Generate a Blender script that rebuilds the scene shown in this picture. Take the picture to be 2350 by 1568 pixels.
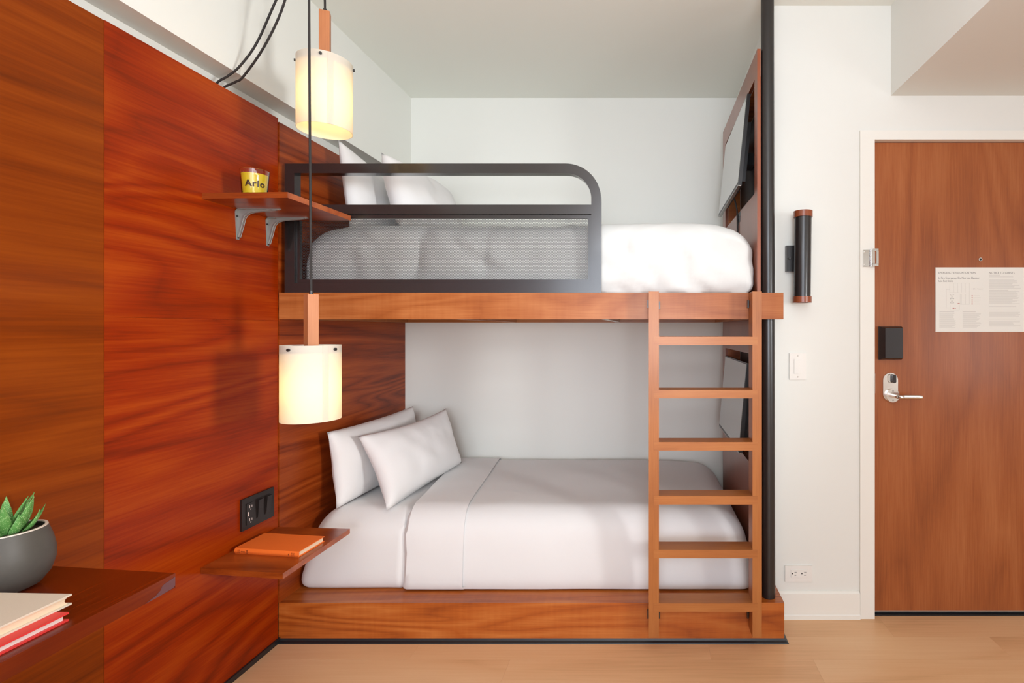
import bpy, bmesh, math, random
from mathutils import Vector, Matrix, noise
random.seed(7)
S = bpy.context.scene
C = S.collection
for o in list(bpy.data.objects): bpy.data.objects.remove(o)
PI = math.pi
H = 1.333                      # camera height; z arguments below are relative to it

# ------------------------------------------------------------------ camera, world, lights, exposure
cam_d = bpy.data.cameras.new('camera'); cam = bpy.data.objects.new('camera', cam_d); C.objects.link(cam)
cam.location = (0, 0, H); cam.rotation_euler = (PI/2, 0, 0)
cam_d.sensor_width = 36; cam_d.lens = 1160/2350*36
cam_d.shift_x = -(1490-1175)/2350; cam_d.shift_y = -(784-755)/2350
cam_d.clip_start = .02
S.camera = cam
S.view_settings.view_transform = 'Standard'; S.view_settings.look = 'None'
S.view_settings.gamma = 1; S.view_settings.use_curve_mapping = False
S.view_settings.exposure = -0.28
w = bpy.data.worlds.new('world'); S.world = w; w.use_nodes = True
w.node_tree.nodes['Background'].inputs[0].default_value = (.93, .96, 1, 1)
w.node_tree.nodes['Background'].inputs[1].default_value = 1.0

def area(name, loc, target, sx, sy, power, col=(1, 1, 1), spread=180):
    l = bpy.data.lights.new(name, 'AREA'); l.shape = 'RECTANGLE'; l.size = sx; l.size_y = sy
    l.energy = power; l.color = col; l.spread = math.radians(spread)
    o = bpy.data.objects.new(name, l); C.objects.link(o); o.location = loc
    o.rotation_euler = (Vector(target)-Vector(loc)).to_track_quat('-Z', 'Y').to_euler()
    return o
# daylight through the big window behind the camera, then unseen lights: softbox at the right, and added fills for ceiling, soffit and bunks
area('window_daylight', (0.1, -4.46, 1.55), (0.1, 2, 1.45), 3.4, 2.1, 128, (.90, 1.0, 1.14))
area('side_key_light', (2.80, -.42, 1.60), (-1.5, 1.9, 1.40), .42, .6, 14, (.98, .99, .99), 56)  # unseen light at the right, aimed to throw the pendant shadows on the panelling
area('ceiling_bounce_fill', (.1, .35, 2.00), (.1, .60, 2.83), 1.0, .7, 23, (.93, 1.0, 1.10))  # added fill out of view, shining up to brighten ceiling and room
area('entry_fill', (2.93, .1, 1.25), (1.5, 1.9, 1.9), .8, .9, 10.5, (.97, 1.0, 1.03))  # added fill from the right, lightens soffit and door
area('bed_top_fill', (.15, -1.3, 2.38), (-.4, 2.7, .5), 1.3, 1.0, 23, (.94, 1.0, 1.10))  # high unseen fill added for the bed tops and floor
area('alcove_fill', (.1, -1.1, 1.25), (-.62, 3.2, 1.30), .8, .6, 3.6, (.94, 1.0, 1.08), 48)  # unseen fill added to lighten the alcove and lower bunk

# ------------------------------------------------------------------ materials
def lin(c):
    if isinstance(c, str): c = [int(c[i:i+2], 16) for i in (0, 2, 4)]
    return tuple((v/255/12.92 if v/255 <= .04045 else ((v/255+.055)/1.055)**2.4) for v in c) + (1,)
def base_mat(name, col, rough=.5, metal=0, coat=0, spec=.5, **kw):
    m = bpy.data.materials.new(name); m.use_nodes = True
    b = m.node_tree.nodes['Principled BSDF']
    b.inputs['Base Color'].default_value = lin(col)
    b.inputs['Roughness'].default_value = rough; b.inputs['Metallic'].default_value = metal
    b.inputs['Coat Weight'].default_value = coat; b.inputs['Coat Roughness'].default_value = .15
    b.inputs['Specular IOR Level'].default_value = spec
    for k, v in kw.items(): b.inputs[k.replace('_', ' ')].default_value = v
    return m
def N(nt, t, **kw):
    n = nt.nodes.new(t)
    for k, v in kw.items(): setattr(n, k, v)
    return n
def noise_bump(m, scale, strength, dist=.001, detail=3, colour=None, colour_amt=.06, stretch=(1, 1, 1)):
    nt = m.node_tree; b = nt.nodes['Principled BSDF']
    tc = N(nt, 'ShaderNodeTexCoord'); mp = N(nt, 'ShaderNodeMapping'); mp.inputs['Scale'].default_value = stretch
    n = N(nt, 'ShaderNodeTexNoise'); n.inputs['Scale'].default_value = scale; n.inputs['Detail'].default_value = detail
    bp = N(nt, 'ShaderNodeBump'); bp.inputs['Strength'].default_value = strength; bp.inputs['Distance'].default_value = dist
    nt.links.new(tc.outputs['Object'], mp.inputs['Vector']); nt.links.new(mp.outputs[0], n.inputs['Vector'])
    nt.links.new(n.outputs['Fac'], bp.inputs['Height']); nt.links.new(bp.outputs[0], b.inputs['Normal'])
    if colour is not None:
        base = b.inputs['Base Color'].default_value[:]
        r = N(nt, 'ShaderNodeMix', data_type='RGBA')
        r.inputs[6].default_value = tuple(c*(1-colour_amt) for c in base[:3])+(1,)
        r.inputs[7].default_value = tuple(min(1, c*(1+colour_amt)) for c in base[:3])+(1,)
        nt.links.new(n.outputs['Fac'], r.inputs[0]); nt.links.new(r.outputs[2], b.inputs['Base Color'])
    return m
def wood(name, axis, dark, mid, light, scale=1.0, rough=.36, coat=.25, rings=9.0, ring_w=.38, streak_w=.34, blotch_w=.38, cross=.0, tilt=0.0, lo=.25, hi=.78, spec=.38, ga=.22, gs=1.9):
    m = bpy.data.materials.new(name); m.use_nodes = True
    nt = m.node_tree; L = nt.links.new; b = nt.nodes['Principled BSDF']
    tc = N(nt, 'ShaderNodeTexCoord'); oi = N(nt, 'ShaderNodeObjectInfo')
    mul = N(nt, 'ShaderNodeMath', operation='MULTIPLY'); mul.inputs[1].default_value = 13.7
    L(oi.outputs['Random'], mul.inputs[0])
    add = N(nt, 'ShaderNodeVectorMath', operation='ADD'); L(tc.outputs['Object'], add.inputs[0]); L(mul.outputs[0], add.inputs[1])
    def stretched(al, ac, wob=0):
        mp = N(nt, 'ShaderNodeMapping'); s = [ac*scale]*3; s['XYZ'.index(axis)] = al*scale
        mp.inputs['Scale'].default_value = s
        if tilt: mp.inputs['Rotation'].default_value = (tilt, 0, 0) if axis == 'Y' else (0, tilt, 0)
        L(add.outputs[0], mp.inputs['Vector']); return mp.outputs[0]
    def tex(vec, sc, detail, dist=0, rgh=.5):
        n = N(nt, 'ShaderNodeTexNoise'); n.inputs['Scale'].default_value = sc; n.inputs['Detail'].default_value = detail
        n.inputs['Distortion'].default_value = dist; n.inputs['Roughness'].default_value = rgh
        L(vec, n.inputs['Vector']); return n.outputs['Fac']
    def mth(op, a, bb):
        n = N(nt, 'ShaderNodeMath', operation=op)
        for i, v in enumerate((a, bb)):
            if isinstance(v, (int, float)): n.inputs[i].default_value = v
            else: L(v, n.inputs[i])
        return n.outputs[0]
    ring = mth('PINGPONG', mth('MULTIPLY', tex(stretched(ga, 1.0), gs, 2.2, .45), rings*2), 1.0)
    ring = mth('POWER', ring, .8)
    streak = tex(stretched(.03, 1.0), 120, 5, 0, .66)
    band = tex(stretched(.07, 1.0), 13, 3, .2, .55)
    blotch = tex(stretched(.5, 1.0), 2.3, 2)
    v = mth('ADD', mth('ADD', mth('MULTIPLY', ring, ring_w*.42), mth('MULTIPLY', band, ring_w*.58)), mth('ADD', mth('MULTIPLY', streak, streak_w), mth('MULTIPLY', blotch, blotch_w)))
    if cross:
        v = mth('ADD', v, mth('MULTIPLY', mth('SUBTRACT', tex(stretched(9, .8), 3.2, 2), .5), cross))
    tot = ring_w+streak_w+blotch_w
    v = mth('DIVIDE', v, tot)
    r = N(nt, 'ShaderNodeValToRGB'); L(v, r.inputs[0])
    e = r.color_ramp.elements
    e[0].position = lo; e[0].color = lin(dark); e[1].position = hi; e[1].color = lin(light)
    x = e.new((lo+hi)/2); x.color = lin(mid)
    L(r.outputs[0], b.inputs['Base Color'])
    bp = N(nt, 'ShaderNodeBump'); bp.inputs['Strength'].default_value = .08; bp.inputs['Distance'].default_value = .0006
    L(streak, bp.inputs['Height']); L(bp.outputs[0], b.inputs['Normal'])
    b.inputs['Roughness'].default_value = rough; b.inputs['Coat Weight'].default_value = coat; b.inputs['Coat Roughness'].default_value = .22; b.inputs['Specular IOR Level'].default_value = spec
    return m

M = {}
M['wall'] = noise_bump(base_mat('white_wall_paint', (233, 233, 226), .62, spec=.3), 60, .06, .0008)
M['ceiling'] = noise_bump(base_mat('ceiling_paint', (244, 245, 236), .8, spec=.2), 40, .06, .0008)
M['trim'] = noise_bump(base_mat('semi_gloss_white', (240, 238, 229), .35), 30, .03, .0005)
M['panel'] = wood('lacquered_red_veneer', 'Y', '561602', '902A01', 'AE4808', 1.0, .36, .04, rings=13, ring_w=.42, streak_w=.36, blotch_w=.24, lo=.27, hi=.72, spec=.16, ga=.17, gs=2.2)
M['panel_brown'] = wood('lacquered_brown_veneer', 'Y', '562003', '803401', '984608', .8, .38, .04, spec=.16, rings=10, ring_w=.38, streak_w=.38, blotch_w=.24, lo=.26, hi=.73, ga=.14, gs=2.2)
M['panel_alcove'] = wood('alcove_striped_veneer', 'Y', '521604', '8A380E', 'A8501C', 1.25, .38, .04, spec=.2, rings=15, ring_w=.5, streak_w=.36, blotch_w=.2, lo=.28, hi=.71, ga=.09, gs=2.6)
M['beam'] = wood('beam_veneer', 'X', '7E3C12', 'A05A2A', 'B67240', 1.7, .40, .1, rings=12, ring_w=.36, spec=.25, cross=.14, lo=.28, hi=.70)
M['platform'] = wood('platform_veneer', 'X', '7E340C', 'B05A1E', 'C87838', 1.7, .34, .3, rings=12, ring_w=.5, streak_w=.34, blotch_w=.2, ga=.1, gs=2.6, cross=.10, lo=.28, hi=.72)
M['ladder_z'] = wood('ladder_rail_wood', 'Z', '84481E', 'A86530', 'B8783F', 2.2, .42, .12, rings=5, ring_w=.2, lo=.22, hi=.78)
M['ladder_x'] = wood('ladder_rung_wood', 'X', '84481E', 'A96631', 'BA7A40', 2.2, .42, .12, rings=5, ring_w=.2, lo=.22, hi=.78)
M['door'] = wood('door_veneer', 'Z', '7C3E1C', '9E562A', 'B26C3E', 1.2, .38, .2, rings=9, ring_w=.30, streak_w=.42, blotch_w=.28, lo=.30, hi=.72, ga=.16, gs=2.0)
M['shelf'] = wood('shelf_veneer', 'X', '6C2608', 'A04A18', 'BC6A32', 1.6, .28, .4, rings=8, lo=.28, hi=.74)
M['desk'] = wood('desk_veneer', 'Y', '3E1002', '6A2004', '8A360C', .9, .26, .2, spec=.3, rings=6, lo=.3, hi=.74)
M['end_panel'] = wood('end_panel_veneer', 'Z', '6C3018', '8C482A', 'A05C3A', 1.5, .3, .35, rings=4, ring_w=.2, lo=.2, hi=.8)
M['stem'] = wood('lamp_stem_wood', 'Z', '9A5832', 'B87448', 'C8885C', 2.6, .45, .1, rings=4, ring_w=.25, lo=.22, hi=.78)
M['plank'] = wood('floor_plank_vinyl', 'X', 'BE8C60', 'E2B284', 'EEC69A', .75, .42, .1, rings=7, ring_w=.30, streak_w=.3, blotch_w=.42, lo=.22, hi=.76)
M['black_metal'] = noise_bump(base_mat('satin_black_metal', (34, 31, 30), .36, 0, .25, .5), 220, .03, .0002)
M['rail_metal'] = noise_bump(base_mat('powder_coated_charcoal', (40, 36, 35), .24, .3, .5, .8), 220, .02, .0002)
M['mesh_metal'] = base_mat('perforated_charcoal', (60, 60, 60), .45, .3)
M['black_plastic'] = noise_bump(base_mat('dark_plastic', (34, 27, 25), .38), 300, .05, .0002)
M['rubber'] = noise_bump(base_mat('black_rubber_base', (30, 31, 34), .38), 30, .25, .002)
M['cord'] = base_mat('black_fabric_cord', (40, 35, 33), .7)
M['linen'] = noise_bump(base_mat('white_cotton', (228, 227, 226), .85, spec=.2, Sheen_Weight=.15), 9, .35, .004, detail=4)
M['linen_upper'] = noise_bump(base_mat('off_white_duvet_cotton', (216, 216, 213), .85, spec=.2, Sheen_Weight=.1), 8, .5, .006, detail=4)
M['pillow'] = noise_bump(base_mat('white_pillowcase_cotton', (229, 227, 226), .85, spec=.2, Sheen_Weight=.15), 11, .3, .004, detail=4)
M['chrome'] = base_mat('satin_chrome', (222, 218, 212), .22, 1.0)
M['polished'] = base_mat('polished_chrome', (230, 232, 230), .12, 1.0)
M['bracket'] = base_mat('grey_enamel', (150, 152, 148), .35, .2, .2)
M['white_plastic'] = base_mat('white_plastic', (238, 235, 228), .3)
M['dark_slot'] = base_mat('dark_slot', (40, 38, 36), .6)
M['screen'] = base_mat('switched_off_screen', (112, 114, 106), .1, 0, 1.0, .9, IOR=1.7)
M['tv_body'] = base_mat('tv_black_plastic', (26, 24, 24), .35)
M['silver_trim'] = base_mat('silver_edge_trim', (170, 166, 160), .25, .9)
M['paper'] = base_mat('paper_white', (236, 234, 226), .6)
M['ink'] = base_mat('grey_ink', (134, 130, 126), .7)
M['faint_ink'] = base_mat('pale_grey_ink', (214, 211, 204), .7)
M['red_ink'] = base_mat('faded_red_ink', (196, 130, 124), .7)
M['wax'] = base_mat('yellow_wax', (255, 220, 30), .5, Subsurface_Weight=.2)
M['label_black'] = base_mat('printed_black', (48, 24, 10), .5)
M['glass'] = base_mat('clear_glass', (255, 255, 255), .02, Transmission_Weight=1.0, IOR=1.45)
M['wick'] = base_mat('charred_wick', (30, 26, 22), .9)
M['orange_cloth'] = noise_bump(base_mat('orange_book_cloth', (246, 120, 42), .6), 900, .12, .0003)
M['orange_dark'] = base_mat('spine_print_brown', (150, 66, 24), .6)
M['pages'] = noise_bump(base_mat('book_pages', (240, 216, 184), .8), 300, .3, .0006, stretch=(.02, .02, 1))
M['pages_white'] = noise_bump(base_mat('white_book_pages', (236, 222, 214), .8), 300, .3, .0006, stretch=(.02, .02, 1))
M['cream_cloth'] = noise_bump(base_mat('cream_book_cloth', (226, 214, 194), .75), 500, .25, .0004, colour=1, colour_amt=.05)
M['red_cloth'] = noise_bump(base_mat('red_book_cloth', (226, 56, 54), .5), 700, .1, .0003)
M['pot'] = noise_bump(base_mat('grey_stoneware', (84, 80, 74), .5), 90, .06, .0006, colour=1, colour_amt=.08)
M['pot_rim'] = base_mat('pale_glazed_rim', (228, 214, 202), .4)
M['soil'] = noise_bump(base_mat('dark_soil', (52, 46, 34), .95), 300, 1, .003)
M['worn'] = base_mat('worn_mauve_edge', (104, 66, 70), .35)
M['aluminium'] = base_mat('door_edge_strip', (206, 196, 186), .35, .6)
M['bulb'] = base_mat('lit_bulb', (255, 240, 200), .5)
bb = M['bulb'].node_tree.nodes['Principled BSDF']; bb.inputs['Emission Color'].default_value = (1, .78, .42, 1); bb.inputs['Emission Strength'].default_value = 9
# leaves: green with raised pale specks
m = base_mat('speckled_succulent', (70, 122, 58), .5); M['leaf'] = m
nt = m.node_tree; tc = N(nt, 'ShaderNodeTexCoord'); vo = N(nt, 'ShaderNodeTexVoronoi'); vo.inputs['Scale'].default_value = 420
rp = N(nt, 'ShaderNodeValToRGB'); rp.color_ramp.elements[0].position = .12; rp.color_ramp.elements[0].color = lin((190, 224, 160))
rp.color_ramp.elements[1].position = .42; rp.color_ramp.elements[1].color = lin((92, 152, 74))
nt.links.new(tc.outputs['Object'], vo.inputs['Vector']); nt.links.new(vo.outputs['Distance'], rp.inputs[0])
nt.links.new(rp.outputs[0], nt.nodes['Principled BSDF'].inputs['Base Color'])
# translucent lamp shade
m = bpy.data.materials.new('translucent_shade'); m.use_nodes = True; M['shade'] = m
nt = m.node_tree; nt.nodes.remove(nt.nodes['Principled BSDF']); out = nt.nodes['Material Output']
df = N(nt, 'ShaderNodeBsdfDiffuse'); df.inputs[0].default_value = (.88, .85, .79, 1)
tr = N(nt, 'ShaderNodeBsdfTranslucent'); tr.inputs[0].default_value = (.95, .86, .66, 1)
mx = N(nt, 'ShaderNodeMixShader'); mx.inputs[0].default_value = .5
nt.links.new(df.outputs[0], mx.inputs[1]); nt.links.new(tr.outputs[0], mx.inputs[2]); nt.links.new(mx.outputs[0], out.inputs[0])

# ------------------------------------------------------------------ helpers
def box(bm, x0, x1, y0, y1, z0, z1):
    v = [bm.verts.new((x, y, z+H)) for z in (z0, z1) for y in (y0, y1) for x in (x0, x1)]
    for f in ((0, 2, 3, 1), (4, 5, 7, 6), (0, 1, 5, 4), (2, 6, 7, 3), (0, 4, 6, 2), (1, 3, 7, 5)):
        bm.faces.new([v[i] for i in f])
def hull8(bm, a, b):            # a, b: two rings of points with the same count, joined into a solid
    va = [bm.verts.new((p[0], p[1], p[2]+H)) for p in a]; vb = [bm.verts.new((p[0], p[1], p[2]+H)) for p in b]
    n = len(a)
    bm.faces.new(va[::-1]); bm.faces.new(vb)
    for i in range(n): bm.faces.new((va[i], va[(i+1) % n], vb[(i+1) % n], vb[i]))
def tube(bm, pts, r, seg=8, cap=True):
    pts = [Vector((p[0], p[1], p[2]+H)) for p in pts]; rings = []
    up = None
    for i, p in enumerate(pts):
        t = (pts[min(i+1, len(pts)-1)]-pts[max(i-1, 0)]).normalized()
        if up is None:
            up = Vector((0, 0, 1)) if abs(t.z) < .9 else Vector((1, 0, 0))
        a = (up - t*up.dot(t)).normalized(); bb_ = t.cross(a); up = a
        rr = r[i] if isinstance(r, (list, tuple)) else r
        rings.append([bm.verts.new(p+a*rr*math.cos(k*2*PI/seg)+bb_*rr*math.sin(k*2*PI/seg)) for k in range(seg)])
    for q in range(len(rings)-1):
        for k in range(seg): bm.faces.new((rings[q][k], rings[q][(k+1) % seg], rings[q+1][(k+1) % seg], rings[q+1][k]))
    if cap: bm.faces.new(rings[0][::-1]); bm.faces.new(rings[-1])
def lathe(bm, prof, cx, cy, seg=48, close=False):
    rings = []
    for r, z in prof:
        rings.append([bm.verts.new((cx+r*math.cos(k*2*PI/seg), cy+r*math.sin(k*2*PI/seg), z+H)) for k in range(seg)] if r > 1e-6 else [bm.verts.new((cx, cy, z+H))])
    n = len(rings)
    for q in range(n if close else n-1):
        a, b = rings[q], rings[(q+1) % n]
        for k in range(seg):
            k2 = (k+1) % seg
            if len(a) == 1 and len(b) == 1: break
            if len(a) == 1: bm.faces.new((a[0], b[k2], b[k]))
            elif len(b) == 1: bm.faces.new((a[k], a[k2], b[0]))
            else: bm.faces.new((a[k], a[k2], b[k2], b[k]))
def smooth_pts(p, n=8):
    out = []
    P = [Vector(q) for q in p]; P = [2*P[0]-P[1]]+P+[2*P[-1]-P[-2]]
    for i in range(1, len(P)-2):
        for k in range(n):
            t = k/n; a, b, c, d = P[i-1], P[i], P[i+1], P[i+2]
            out.append(.5*((2*b)+(c-a)*t+(2*a-5*b+4*c-d)*t*t+(3*b-a-3*c+d)*t**3))
    out.append(P[-2]); return out
def finish(bm, bevel=0, seg=2):
    if bevel:
        bmesh.ops.bevel(bm, geom=[e for e in bm.edges if len(e.link_faces) == 2 and e.calc_face_angle(0) > .6], offset=bevel, segments=seg, affect='EDGES', profile=.6, clamp_overlap=True)
    bmesh.ops.recalc_face_normals(bm, faces=bm.faces)
def obj(name, bm, mat, parent=None, bevel=0, smooth=False, seg=2):
    finish(bm, bevel, seg)
    me = bpy.data.meshes.new(name)
    if parent is not None:
        org = Vector(parent['_loc'])
    else:
        xs = [v.co for v in bm.verts]
        lo = Vector([min(c[i] for c in xs) for i in range(3)]); hi = Vector([max(c[i] for c in xs) for i in range(3)])
        org = Vector(((lo.x+hi.x)/2, (lo.y+hi.y)/2, lo.z))
    bmesh.ops.translate(bm, verts=bm.verts, vec=-org)
    if smooth:
        for f in bm.faces: f.smooth = True
        for e in bm.edges:
            if len(e.link_faces) == 2 and e.calc_face_angle(0) > .7: e.smooth = False
    bm.to_mesh(me); bm.free()
    o = bpy.data.objects.new(name, me); C.objects.link(o); me.materials.append(M[mat])
    if parent is not None: o.parent = parent
    else: o.location = org
    o['_loc'] = list(org)
    return o
def tag(o, label, cat, group=None):
    o['label'] = label; o['category'] = cat
    if group: o['group'] = group
    return o
def thing(name, loc, label, cat, group=None):
    o = bpy.data.objects.new(name, None); C.objects.link(o); o.empty_display_size = .05
    o.location = (loc[0], loc[1], loc[2]+H); o['_loc'] = list(o.location)
    return tag(o, label, cat, group)
def struct(o): o['kind'] = 'structure'; return o
def B(*a):
    bm = bmesh.new(); box(bm, *a); return bm
def part_box(name, parent, mat, *a, bevel=.001): return obj(name, B(*a), mat, parent, bevel)
def text_bm(txt, size, place, extrude=.0003, offset=0, align='LEFT', space=1.0):
    cu = bpy.data.curves.new('text', 'FONT'); cu.body = txt; cu.size = size; cu.extrude = extrude; cu.offset = offset
    cu.align_x = align; cu.space_character = space; cu.resolution_u = 3
    o = bpy.data.objects.new('text', cu); C.objects.link(o)
    bpy.context.view_layer.update()
    me = bpy.data.meshes.new_from_object(o.evaluated_get(bpy.context.evaluated_depsgraph_get()))
    bpy.data.objects.remove(o); bpy.data.curves.remove(cu)
    bm = bmesh.new(); bm.from_mesh(me); bpy.data.meshes.remove(me)
    for v in bm.verts:
        p = place(v.co.x, v.co.y, v.co.z); v.co = (p[0], p[1], p[2]+H)
    return bm
def merge(bm, other):
    me = bpy.data.meshes.new('tmp'); other.to_mesh(me); other.free(); bm.from_mesh(me); bpy.data.meshes.remove(me)
def disc_y(bm, x, y, z, r, dy, seg=16):          # short cylinder whose axis is the Y axis
    tube(bm, [(x, y, z), (x, y+dy, z)], r, seg)

# ------------------------------------------------------------------ setting
ZC = 1.49; XL = -1.64; YB = 3.26; YF = -4.5; XR = 3.0; YD = 2.33; XA = .562
fl = struct(obj('floor', B(XL-.1, XR+.1, YF-.1, YB+.1, -1.333-.06, -1.333-.004), 'plank'))
PW, PLN = .152, 1.22
pm = None
row = 0
y = YF
while y < 2.5:
    off = -(row*0.41 % PLN)
    x = XL + off
    while x < XR:
        a, b_ = max(x, XL), min(x+PLN, XR)
        if b_-a > .05:
            full = abs((b_-a)-PLN) < 1e-6
            if full and pm is not None:
                o = bpy.data.objects.new('plank', pm); C.objects.link(o); o.parent = fl
                o.location = (a-pa[0], y-pa[1], 0)
            else:
                o = obj('plank', B(a+.0002, b_-.0002, y+.0002, y+PW-.0002, -1.333-.004, -1.333), 'plank', fl)
                if full: pm = o.data; pa = (a, y)
        x += PLN
    y += PW; row += 1
fl_loc = Vector(fl['_loc'])
struct(obj('ceiling', B(XL-.1, XR+.1, YF-.1, YB+.1, ZC, ZC+.1), 'ceiling'))
struct(obj('wall_back', B(XL-.1, XA+.2, YB, YB+.1, -1.333, ZC), 'wall'))
wl = struct(obj('wall_left', B(XL-.1, XL, YF, YB, -1.333, ZC), 'wall'))
struct(obj('trim_1', B(XL, -1.537, YF, YB, .954, ZC), 'wall', bevel=.002))          # boxed beam above the panelling
struct(obj('wall_alcove', B(XA, .78, YD, YB, -1.333, ZC), 'wall'))
DX0, DX1, DZ = 1.037, 1.947, .867
bm = bmesh.new()
box(bm, .78, .99, YD, YD+.13, -1.333, ZC); box(bm, .99, DX1+.045, YD, YD+.13, DZ+.02, ZC); box(bm, DX1+.045, XR, YD, YD+.13, -1.333, ZC)
struct(obj('wall_entry', bm, 'wall'))
struct(obj('ceiling_soffit', B(1.114, XR, YF, YD, 1.075, ZC), 'wall', bevel=.002))
# right wall with a small window opening added for a side light
bm = bmesh.new()
wy0, wy1, wz0, wz1 = -.35, .55, -.53, .42
box(bm, XR, XR+.12, YF, wy0, -1.333, ZC); box(bm, XR, XR+.12, wy1, YD+.13, -1.333, ZC)
box(bm, XR, XR+.12, wy0, wy1, -1.333, wz0); box(bm, XR, XR+.12, wy0, wy1, wz1, ZC)
struct(obj('wall_right', bm, 'wall'))
bm = bmesh.new()
fx0, fx1, fz0, fz1 = -1.58, 1.80, -.85, 1.27
box(bm, XL, fx0, YF-.12, YF, -1.333, ZC); box(bm, fx1, XR, YF-.12, YF, -1.333, ZC)
box(bm, fx0, fx1, YF-.12, YF, -1.333, fz0); box(bm, fx0, fx1, YF-.12, YF, fz1, ZC)
struct(obj('wall_front', bm, 'wall'))
def window(name, pieces):
    bm = bmesh.new()
    for p in pieces: box(bm, *p)
    return struct(obj(name, bm, 'trim', bevel=.003))
f = .05
w1 = window('window_1', [(fx0, fx0+f, YF-.11, YF-.04, fz0, fz1), (fx1-f, fx1, YF-.11, YF-.04, fz0, fz1), (fx0+f, fx1-f, YF-.11, YF-.04, fz0, fz0+f), (fx0+f, fx1-f, YF-.11, YF-.04, fz1-f, fz1), (.08, .13, YF-.11, YF-.04, fz0+f, fz1-f)])
w2 = window('added_light_window', [(XR+.04, XR+.11, wy0, wy0+.04, wz0, wz1), (XR+.04, XR+.11, wy1-.04, wy1, wz0, wz1), (XR+.04, XR+.11, wy0+.04, wy1-.04, wz0, wz0+.04), (XR+.04, XR+.11, wy0+.04, wy1-.04, wz1-.04, wz1)])  # unseen side window, made up to carry a light from the right
for ww, b_ in ((w1, (fx0+f, .08, YF-.08, YF-.075, fz0+f, fz1-f)), (w1, (.13, fx1-f, YF-.08, YF-.075, fz0+f, fz1-f)), (w2, (XR+.07, XR+.075, wy0+.04, wy1-.04, wz0+.04, wz1-.04))):
    obj('pane', B(*b_), 'glass', ww)
# veneer panels on the left wall, each a board standing off the wall
XP = -1.577; XQ = -1.573
def panel(y0, y1, z0, z1, mat, xf=XP):
    return obj('wood_panel', B(xf-.02, xf, y0+.0008, y1-.0008, z0, z1), mat, wl, bevel=.0012, seg=1)
panel(1.462, 2.148, .035, .895, 'panel'); panel(1.462, 2.148, -1.313, .0345, 'panel')
panel(.763, 1.462, -1.313, .893, 'panel_brown'); panel(.06, .763, -1.313, .893, 'panel')
panel(-.64, .06, -1.313, .893, 'panel_brown'); panel(-1.34, -.64, -1.313, .893, 'panel')
panel(-2.04, -1.34, -1.313, .893, 'panel_brown'); panel(-2.74, -2.04, -1.313, .893, 'panel'); panel(-3.44, -2.74, -1.313, .893, 'panel_brown'); panel(-4.49, -3.44, -1.313, .893, 'panel')
panel(2.149, 3.258, -1.1662, .880, 'panel_alcove', XQ)
# black rubber base along the panelling
struct(obj('baseboard_left', B(XL, XP+.008, YF, 2.15, -1.333, -1.3125), 'rubber', bevel=.002))
# white baseboard on the entry wall
bm = bmesh.new()
prof = [(YD, -1.333), (2.314, -1.333), (2.314, -1.3155), (2.318, -1.311), (2.318, -1.217), (2.326, -1.207), (YD, -1.207)]
hull8(bm, [(.5795, p[0], p[1]) for p in prof], [(.967, p[0], p[1]) for p in prof])
struct(obj('baseboard_right', bm, 'trim', bevel=.001))
bm = bmesh.new(); hull8(bm, [(DX1+.07, p[0], p[1]) for p in prof], [(XR, p[0], p[1]) for p in prof])
struct(obj('baseboard_entry', bm, 'trim', bevel=.001))
# door casing
bm = bmesh.new()
box(bm, .969, DX0-.0015, 2.321, 2.45, -1.333, .912); box(bm, DX1+.0015, DX1+.07, 2.321, 2.45, -1.333, .912)
box(bm, DX0-.0015, DX1+.0015, 2.321, 2.45, DZ+.0025, .912)
fr = struct(obj('trim_2', bm, 'trim', bevel=.0025))
st = obj('strike_plate', B(DX0-.0035, DX0-.0007, 2.3195, 2.352, -.296, -.205), 'chrome', fr)
struct(obj('trim_3', B(DX0, DX1, 2.345, 2.46, -1.333, -1.327), 'rubber'))               # threshold
dr = struct(obj('door_1', B(DX0+.002, DX1-.002, 2.353, 2.398, -1.3145, DZ), 'door', bevel=.0015))
obj('edge_strip', B(DX0+.003, DX1-.003, 2.350, 2.3528, -1.3145, -1.3105), 'aluminium', dr)
obj('door_sweep', B(DX0+.004, DX1-.004, 2.360, 2.395, -1.3265, -1.3148), 'rubber', dr)
bm = bmesh.new(); tube(bm, [(1.539, 2.3525, .323), (1.539, 2.3475, .323)], .0085, 24); o = obj('peephole', bm, 'polished', dr, .001)
bm = bmesh.new(); tube(bm, [(1.539, 2.3474, .323), (1.539, 2.3464, .323)], .0048, 20); obj('peephole_lens', bm, 'dark_slot', o)
# black electronic lock box
bm = bmesh.new()
def rr(x0, x1, z0, z1, y): return [(x0, y, z0), (x1, y, z0), (x1, y, z1), (x0, y, z1)]
hull8(bm, rr(1.064, 1.166, -.141, .010, 2.3525), rr(1.062, 1.168, -.142, .011, 2.338)); 
hull8(bm, rr(1.0625, 1.1675, -.1415, .0105, 2.3379), rr(1.083, 1.163, -.135, .004, 2.318))
lb = obj('lock_box', bm, 'black_plastic', dr, .004, True)
bm = bmesh.new(); disc_y(bm, 1.125, 2.3172, -.069, .0018, .003, 12); obj('lock_keyhole', bm, 'dark_slot', lb)
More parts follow.
